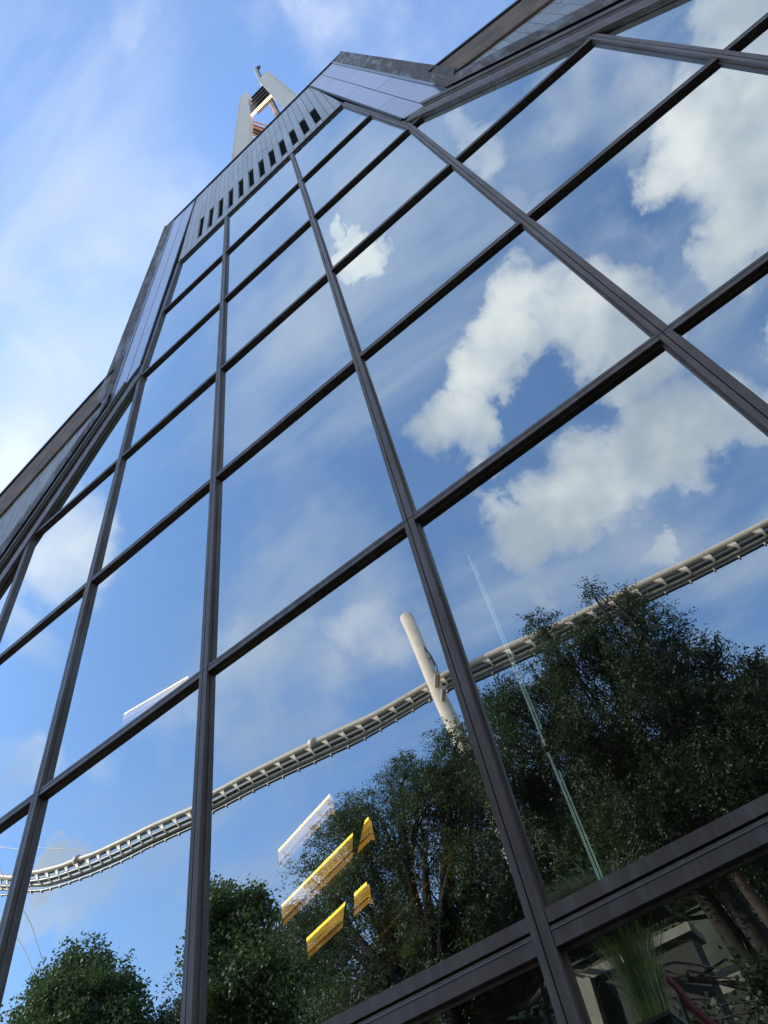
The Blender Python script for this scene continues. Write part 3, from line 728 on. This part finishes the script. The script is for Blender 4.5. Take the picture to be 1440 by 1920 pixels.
# support pole
p_top = refl(766, 1160, 14.3); p_low = refl(868, 1385, 14.3); dirp = p_low-p_top; tt_ = -p_top[2]/dirp[2]; p_g = p_top+dirp*tt_
PL = empty('coaster_support', None, tuple(p_g)); tag(PL, 'thick cream leaning support pole beside the coaster track in the reflection', 'pole')
q = MB(); q.tube([p_g-p_g, p_top-p_g], .23, 20); q.build('pole_shaft', M['track'], PL, True)
q = MB(); m_ = p_top+dirp*.62-p_g; q.tube([m_, m_+np.array([.5, .7, -.15])], .1, 8); q.tube([m_+dirp*.12, m_+dirp*.12+np.array([.5, .7, -.15])], .08, 8); q.build('bracket', M['track'], PL)
q = MB()
for a, b, sg in ((.25, .52, .25), (.33, .58, .32), (.2, .5, .18)):
    A1 = p_top+dirp*a-p_g; B1 = p_top+dirp*b-p_g+np.array([.35, .3, 0]); q.tube([A1+(B1-A1)*u+np.array([.55*sg*math.sin(u*math.pi), 0, 0]) for u in np.linspace(0, 1, 9)], .02, 5)
q.build('slack_cable', M['cable'], PL)
# wires on the left
for i, (a, b, yy) in enumerate((((-60, 1583), (158, 1597), 15.0), ((-5, 1610), (112, 1930), 13.5), ((-40, 1650), (100, 1930), 13.5))):
    P0, P1 = refl(*a, yy), refl(*b, yy); q = MB(); q.tube([P0-P0, P1-P0], .016, 5)
    o = q.build('steel_wire', M['cable']); o.location = P0
    tag(o, ['thin wire running level from the left edge to the track joint in the reflection', 'upper of two slanting guy wires above the round tree', 'lower of two slanting guy wires above the round tree'][i], 'wire', 'wires near the coaster track')

# ------------------------------------------------------------------ trees (mirrored in the glass)
def unit(n): v = rng.normal(size=(n, 3)); return v/np.linalg.norm(v, axis=1)[:, None]
def leaf_mesh(name, C, D, N_, L, W, mat, parent):
    """leaves: centre C, long axis D, normal N_, length L, width W -> one pointed diamond (2 triangles) each"""
    n = len(C); S = np.cross(D, N_); S /= np.linalg.norm(S, axis=1)[:, None]+1e-9
    L = L[:, None]; W = W[:, None]
    v = np.stack([C-D*L*.5, C+S*W*.5+D*L*.05, C+D*L*.5, C-S*W*.5+D*L*.05], 1).reshape(-1, 3)
    me = bpy.data.meshes.new(name); me.vertices.add(4*n); me.vertices.foreach_set('co', v.astype(np.float32).ravel())
    me.loops.add(4*n); me.loops.foreach_set('vertex_index', np.arange(4*n, dtype=np.int32))
    me.polygons.add(n); me.polygons.foreach_set('loop_start', np.arange(0, 4*n, 4, dtype=np.int32)); me.polygons.foreach_set('loop_total', np.full(n, 4, np.int32))
    me.materials.append(mat); me.update(calc_edges=True); me.validate()
    o = bpy.data.objects.new(name, me); COL.objects.link(o); o.parent = parent; return o
def tree(label, lobes, base, leafm, barkm, kind, ncl, scale=1.0, cat='tree', trunk=1.0):
    """lobes: list of (centre, radius). foliage sits mostly near the outside of the lobes with gaps"""
    base = np.array(base, float)
    T = empty('locust_tree' if kind == 'feather' else 'broadleaf_tree', None, tuple(base)); tag(T, label, cat, 'trees reflected in the glass')
    mean = sum(np.array(c)*r for c, r in lobes)/sum(r for c, r in lobes)
    q = MB()
    fork = base+(mean-base)*(.72 if kind == 'feather' else .8)
    q.tube([np.zeros(3), (fork-base)*.5+np.array([.1, .05, 0]), fork-base], [.20*scale*trunk, .15*scale*trunk, .12*scale*trunk], 9)
    q.build('trunk', M[barkm], T, True)
    br = MB(); tips = []
    for c, r in lobes:
        c = np.array(c); mid = (fork+c)/2+rng.normal(0, .15, 3)
        br.tube([fork-base, mid-base, c-base], [.085*scale*trunk, .06*scale*trunk, .018*scale*max(.6, trunk)], 6)
        for _ in range(int(3+11*min(1, r/.7))):
            d = unit(1)[0]; d[2] = abs(d[2])*.6+.15*d[2]; e = c+d*r*rng.uniform(.6, 1.0)*.95; st_ = mid+(c-mid)*rng.uniform(.2, 1)
            m1 = (st_+e)/2+rng.normal(0, .1, 3)
            k_ = .5 if kind == 'feather' else 1; br.tube([st_-base, m1-base, c-base+(e-c)*(.82 if kind == 'feather' else .95)], [.03*scale*k_, .016*scale*k_, .004], 4, cap=False)
            tips.append((m1, e))
    br.build('limbs', M[barkm], T, True)
    tot = sum(r**2 for c, r in lobes); Cs = []; Ds = []; Ns = []; Ls = []; Ws = []
    for c, r in lobes:
        n = int(ncl*r**2/tot); c = np.array(c)
        u = unit(n); rr = r*(rng.uniform(.12, 1.0, n)**.55)
        # lumpy outline
        ph = rng.uniform(0, 6.28, 3)
        lump = 1+.16*np.sin(u[:, 0]*5+ph[0])*np.sin(u[:, 1]*4+ph[1])+.12*np.sin(u[:, 2]*7+ph[2])
        P0 = c+u*(rr*lump)[:, None]*np.array([1, 1, .88])
        gate = np.sin(P0[:, 0]*2.9+ph[0])*np.sin(P0[:, 1]*3.1+ph[1])*np.sin(P0[:, 2]*3.7+ph[2])+rng.normal(0, .22, n)
        gt = -.10 if kind == 'feather' else -.12
        big = np.sin(P0[:, 0]*5.1+ph[1]*2)+np.sin(P0[:, 1]*4.3+P0[:, 0]*2.1+ph[2])+np.sin(P0[:, 2]*5.7+P0[:, 0]*1.7+ph[0])
        keep = (gate > gt) & (big > (-.75 if kind == 'feather' else -1.1)+rng.normal(0, .25, n)); P0 = P0[keep]; u = u[keep]
        n = len(P0)
        if kind == 'feather':
            m = 15; ax_ = u*.6+unit(n)*.75+np.array([0, 0, -.25]); ax_ /= np.linalg.norm(ax_, axis=1)[:, None]
            Lf = rng.uniform(.14, .30, n)*scale
            t = np.linspace(0, 1, m); side = np.where(np.arange(m) % 2, 1., -1.)
            sd = np.cross(ax_, unit(n)); sd /= np.linalg.norm(sd, axis=1)[:, None]
            droop = np.array([0, 0, -1.0])
            for k in range(m):
                pc = P0+ax_*(Lf*t[k])[:, None]+droop*(Lf*.35*t[k]**2)[:, None]+sd*(side[k]*.022*scale)+rng.normal(0, .016, (n, 3))*scale
                Cs.append(pc); dd_ = sd*side[k]+ax_*.35+rng.normal(0, .45, (n, 3)); dd_ /= np.linalg.norm(dd_, axis=1)[:, None]; Ds.append(dd_)
                nn_ = np.cross(ax_, sd)+rng.normal(0, .35, (n, 3)); Ns.append(nn_/np.linalg.norm(nn_, axis=1)[:, None])
                Ls.append(rng.uniform(.022, .058, n)*scale); Ws.append(rng.uniform(.010, .024, n)*scale)
        else:
            m = 17
            for k in range(m):
                Cs.append(P0+rng.normal(0, .10*scale, (n, 3))); Ds.append(unit(n)); nn_ = unit(n)+u*.7+np.array([0, 0, .5]); Ns.append(nn_/np.linalg.norm(nn_, axis=1)[:, None])
                Ls.append(rng.uniform(.05, .13, n)*scale); Ws.append(rng.uniform(.035, .085, n)*scale)
    leaf_mesh('crown', np.concatenate(Cs)-base, np.concatenate(Ds), np.concatenate(Ns), np.concatenate(Ls), np.concatenate(Ws), M[leafm], T)
    return T
def lobes(lst, Y):
    out = []
    for px, py, r, dy in lst:
        c = refl(px, py, Y+dy); e = refl(px+r, py, Y+dy); dist = np.linalg.norm(CAM-np.array([c[0], 2*GL-c[1], c[2]]))
        out.append((c, r/F_PX*dist*.97))
    return out
l1 = lobes([(130, 1850, 62, 0), (95, 1900, 70, .3), (180, 1875, 60, -.3), (165, 1820, 34, 0), (215, 1885, 42, .2), (125, 1935, 90, 0), (60, 1930, 45, .3), (228, 1930, 40, 0), (118, 1808, 26, 0)], 13)
b1 = l1[0][0].copy(); b1[2] = 0
tree('round dense green tree at the lower left of the reflection', l1, b1, 'leaf_maple', 'bark', 'broad', 5200, 1.25)
l2 = lobes([(310, 1925, 34, 0), (275, 1935, 26, 0), (345, 1940, 28, 0)], 15)
b2 = l2[0][0].copy(); b2[2] = 0
tree('small dark tree just right of the round tree, only its top showing', l2, b2, 'leaf_dark', 'bark', 'broad', 1500, 1.1)
l3 = lobes([(430, 1725, 48, 0), (470, 1700, 38, 0), (500, 1760, 50, .2), (420, 1800, 70, 0), (500, 1830, 70, 0), (460, 1900, 90, 0), (560, 1860, 70, .2), (395, 1700, 36, 0), (600, 1920, 70, 0)], 10)
b3 = l3[4][0].copy(); b3[2] = 0
tree('mid green leafy tree right of the thick upright bar', l3, b3, 'leaf_maple', 'bark', 'broad', 5600, 1.05)
l4 = lobes([(640, 1600, 62, 0), (600, 1660, 55, .1), (660, 1540, 42, 0), (720, 1540, 75, 0), (760, 1470, 48, 0), (810, 1440, 52, .1), (860, 1400, 52, 0), (885, 1440, 70, .2), (850, 1480, 60, 0), (800, 1560, 85, -.2), (720, 1650, 95, 0), (880, 1500, 80, 0),
            (830, 1680, 95, 0), (640, 1740, 75, 0), (740, 1780, 90, 0), (900, 1620, 85, 0), (570, 1720, 45, 0), (900, 1760, 90, 0), (690, 1870, 90, 0), (820, 1850, 90, 0)], 7)
b4 = l4[8][0].copy(); b4[2] = 0
tree('tall feathery locust tree behind the amber lamps, below the cream pole', l4, b4, 'leaf_locust', 'bark', 'feather', 30000, 1.0)
l5 = lobes([(935, 1312, 42, 0), (990, 1262, 50, 0), (1045, 1232, 42, .1), (1098, 1180, 26, 0), (1150, 1215, 62, 0), (1168, 1125, 20, 0), (1190, 1150, 24, .1), (1238, 1188, 46, .2), (1100, 1105, 14, 0), (1090, 1260, 90, 0), (1200, 1270, 95, 0), (1290, 1270, 55, 0), (1332, 1195, 20, 0), (1322, 1225, 22, 0),
            (1000, 1350, 85, 0), (1100, 1370, 100, 0), (1230, 1390, 110, 0), (1340, 1360, 90, 0), (1402, 1265, 30, .2), (1395, 1235, 18, .2), (1425, 1350, 80, 0), (1060, 1470, 110, 0), (1200, 1500, 120, 0), (1330, 1490, 120, 0), (1440, 1460, 90, 0), (960, 1440, 80, 0), (1110, 1110, 22, 0), (1000, 1170, 24, 0)], 5.4)
b5 = refl(1600, 1760, 5.4); b5[2] = 0
tree('large dark feathery locust filling the lower right panes', l5, b5, 'leaf_dark', 'bark_red', 'feather', 34000, .92, trunk=.45)
l6 = lobes([(1150, 1600, 130, 0), (1320, 1560, 120, 0), (1440, 1640, 120, .4), (1000, 1660, 110, 0), (1050, 1560, 80, 0), (930, 1830, 110, 0), (780, 1930, 110, 0), (1150, 1720, 60, 1.5), (1450, 1850, 50, -2.0), (1430, 1930, 70, -2.4), (1310, 1965, 60, -2.4), (1120, 1730, 40, -2), (1250, 1700, 30, 0), (430, 1900, 110, 4.5), (560, 1840, 90, 4.5), (700, 1880, 110, 4.5), (620, 1760, 60, 4.5)], 7.2)
b6 = l6[0][0].copy(); b6[2] = 0.3
tree('dark leafy shrub mass low behind the two locusts', l6, b6, 'leaf_dark', 'bark', 'broad', 11500, .7, cat='shrub')

# grasses: arching blades as ribbons
def grass(label, centre, nb, length, spread, mat, name, drop=1.0, cat='grass clump', up=1.0):
    c = np.array(centre); G = empty(name, None, tuple(c)); tag(G, label, cat)
    V = []; Fq = []
    for _ in range(nb):
        a = rng.uniform(0, 6.28); L_ = length*rng.uniform(.55, 1.1); s_ = spread*rng.uniform(.2, 1); d = np.array([math.cos(a), math.sin(a), 0]); p = d*rng.uniform(0, .12)
        wv_ = np.array([-d[1], d[0], 0])*rng.uniform(.0025, .006)*(1 if length > .6 else .45); b = len(V); m = 7
        for j in range(m+1):
            u = j/m; pt = p+d*s_*u**1.4+np.array([0, 0, L_*up*(u-.55*drop*u**2.4)])+(np.array([math.sin(u*7+a*5), math.cos(u*6+a*3), 0])*.05 if length < .6 else 0)
            V += [tuple(pt-wv_*(1-u*.8)), tuple(pt+wv_*(1-u*.8))]
        Fq += [(b+2*j, b+2*j+1, b+2*j+3, b+2*j+2) for j in range(m)]
    meshobj('blades', V, Fq, M[mat], G)
gp = refl(1235, 1925, 2.6)
grass('tall yellow green grass clump reflected in the lowest right pane', gp, 300, 1.75, .52, 'pampas', 'pampas_grass')
ld = MB()
gd = refl(1095, 1700, 2.6)
grass('tangled pale dry grass above the lowest bar at the right', gd-np.array([0, 0, .04]), 1700, .36, .36, 'dry_grass', 'dry_grass_tuft', 1.5)

# planters / walls / stairs seen in the lowest right pane
def place(px, py, Y): return refl(px, py, Y)
c0 = place(1235, 1925, 2.6)
pt_ = empty('planter_box', None, (c0[0], c0[1], 0)); tag(pt_, 'dark tall planter carrying the tall yellow green grass', 'planter')
mb = MB(); mb.box((-.14, -.14, c0[2]-.20), (.14, .14, c0[2]-.03)); mb.box((-.03, -.03, 0), (.03, .03, c0[2]-.2)); mb.build('box', M['wallc'], pt_); mb = MB(); mb.box((-.15, -.15, c0[2]-.03), (.15, .15, c0[2]-.01)); mb.build('rim', M['stone'], pt_)
c1 = place(1095, 1700, 2.6)
pt_ = empty('planter_box', None, (c1[0], c1[1], 0)); tag(pt_, 'dark tall planter carrying the tangled dry grass', 'planter')
mb = MB(); mb.box((-.5, -.10, c1[2]-.22), (.5, .10, c1[2]-.14)); mb.box((-.45, -.01, 0), (-.43, .01, c1[2]-.22)); mb.build('box', M['wallc'], pt_); mb = MB(); mb.box((-.52, -.12, c1[2]-.14), (.52, .12, c1[2]-.12)); mb.build('rim', M['stone'], pt_)
# low wall with pale coping
wa, wb = place(1095, 1835, 6.0), place(1180, 1775, 6.0)
wl_ = empty('garden_wall', None, (wa[0], wa[1], 0)); tag(wl_, 'dark garden wall with a thin pale coping left of the tall grass', 'wall')
d = wb-wa; d[2] = 0; Lw = 1.25; zt = (wa[2]+wb[2])/2; d /= np.linalg.norm(d)
ang = math.atan2(d[1], d[0]); wl_.rotation_euler = (0, 0, ang)
mb = MB(); mb.box((-.1, -.25, 0), (Lw, 0, zt-.09)); mb.build('wall_face', M['wallc'], wl_)
mb = MB(); mb.box((-.15, -.3, zt-.09), (Lw+.05, .05, zt)); mb.build('coping', M['stone'], wl_)
mb = MB(); mb.box((-.12, .002, 0), (.12, .12, zt-.09)); mb.build('end_post', M['stone'], wl_)
# stairs
s0 = place(1345, 1800, 7.0)
st_e = empty('outdoor_stairs', None, (s0[0], s0[1], 0)); tag(st_e, 'pale stone stairs with light top landing seen small in the lowest right pane', 'stairs')
zb = s0[2]-.35
mb = MB(); mb.box((-.7, -2.6, 0), (.7, .05, zb)); mb.build('stair_block', M['wallc'], st_e)
for k in range(5):
    mb = MB(); mb.box((-.7, -.38*(k+1)-.02, zb+.17*k), (.7, -.38*k, zb+.17*(k+1)-.004)); mb.build('step', M['stone'], st_e)
mb = MB(); mb.box((-.75, -2.7, zb+.88), (.75, -1.95, zb+1.10)); mb.build('top_landing', M['stone'], st_e)
mb = MB(); mb.tube([(.55, .1, zb+.3), (.55, -1.9, zb+1.5)], .02, 6); mb.tube([(.55, .1, zb-.2), (.55, .1, zb+.3)], .02, 6); mb.tube([(.55, -1.9, zb+.7), (.55, -1.9, zb+1.5)], .02, 6); mb.build('handrail', M['cable'], st_e)
# red handrail near the grass
r0 = [place(1243, 1828, 3.4), place(1268, 1850, 3.4), place(1300, 1890, 3.4), place(1340, 1925, 3.4), place(1400, 1960, 3.4)]
rr_ = empty('handrail_run', None, (r0[0][0], r0[0][1], 0)); tag(rr_, 'red and dark handrail sloping down beside the tall grass', 'railing')
o3 = np.array([r0[0][0], r0[0][1], 0])
mb = MB(); mb.tube([p-o3 for p in r0], .03, 8); mb.build('top_rail', M['red'], rr_)
for p in (r0[1], r0[3]):
    mb = MB(); mb.tube([p-o3, (p-o3)*np.array([1, 1, 0])], .016, 6); mb.build('post', M['cable'], rr_)
# slender trunks in the lowest pane
for a, b, lab in (((1310, 1655), (1400, 1800), 'dark slanting tree trunk in front of the stairs, left one of the pair'), ((1345, 1640), (1420, 1760), 'dark slanting tree trunk in front of the stairs, right one of the pair')):
    A1, B1 = place(*a, 5.6), place(*b, 5.6); dd_ = B1-A1; gnd = A1+dd_*(-A1[2]/dd_[2]); T = empty('slanting_tree', None, tuple(gnd)); tag(T, lab, 'tree', 'slanting trees by the stairs')
    mb = MB(); top_ = A1-dd_*1.4; mb.tube([gnd-gnd, (B1-gnd)+np.array([.04, 0, 0]), A1-gnd, top_-gnd], [.13, .10, .08, .05], 8); mb.build('trunk', M['bark'], T, True)
bo = place(1297, 1674, 8.0); q = MB(); q.box((-.28, -.02, -.12), (.28, .02, .12)); 
sg = q.build('orange_banner', M['orange']); sg.location = bo; tag(sg, 'small orange banner above the stairs behind the slanting trunks', 'banner')
print('panes', npane, 'objects', len(bpy.data.objects))
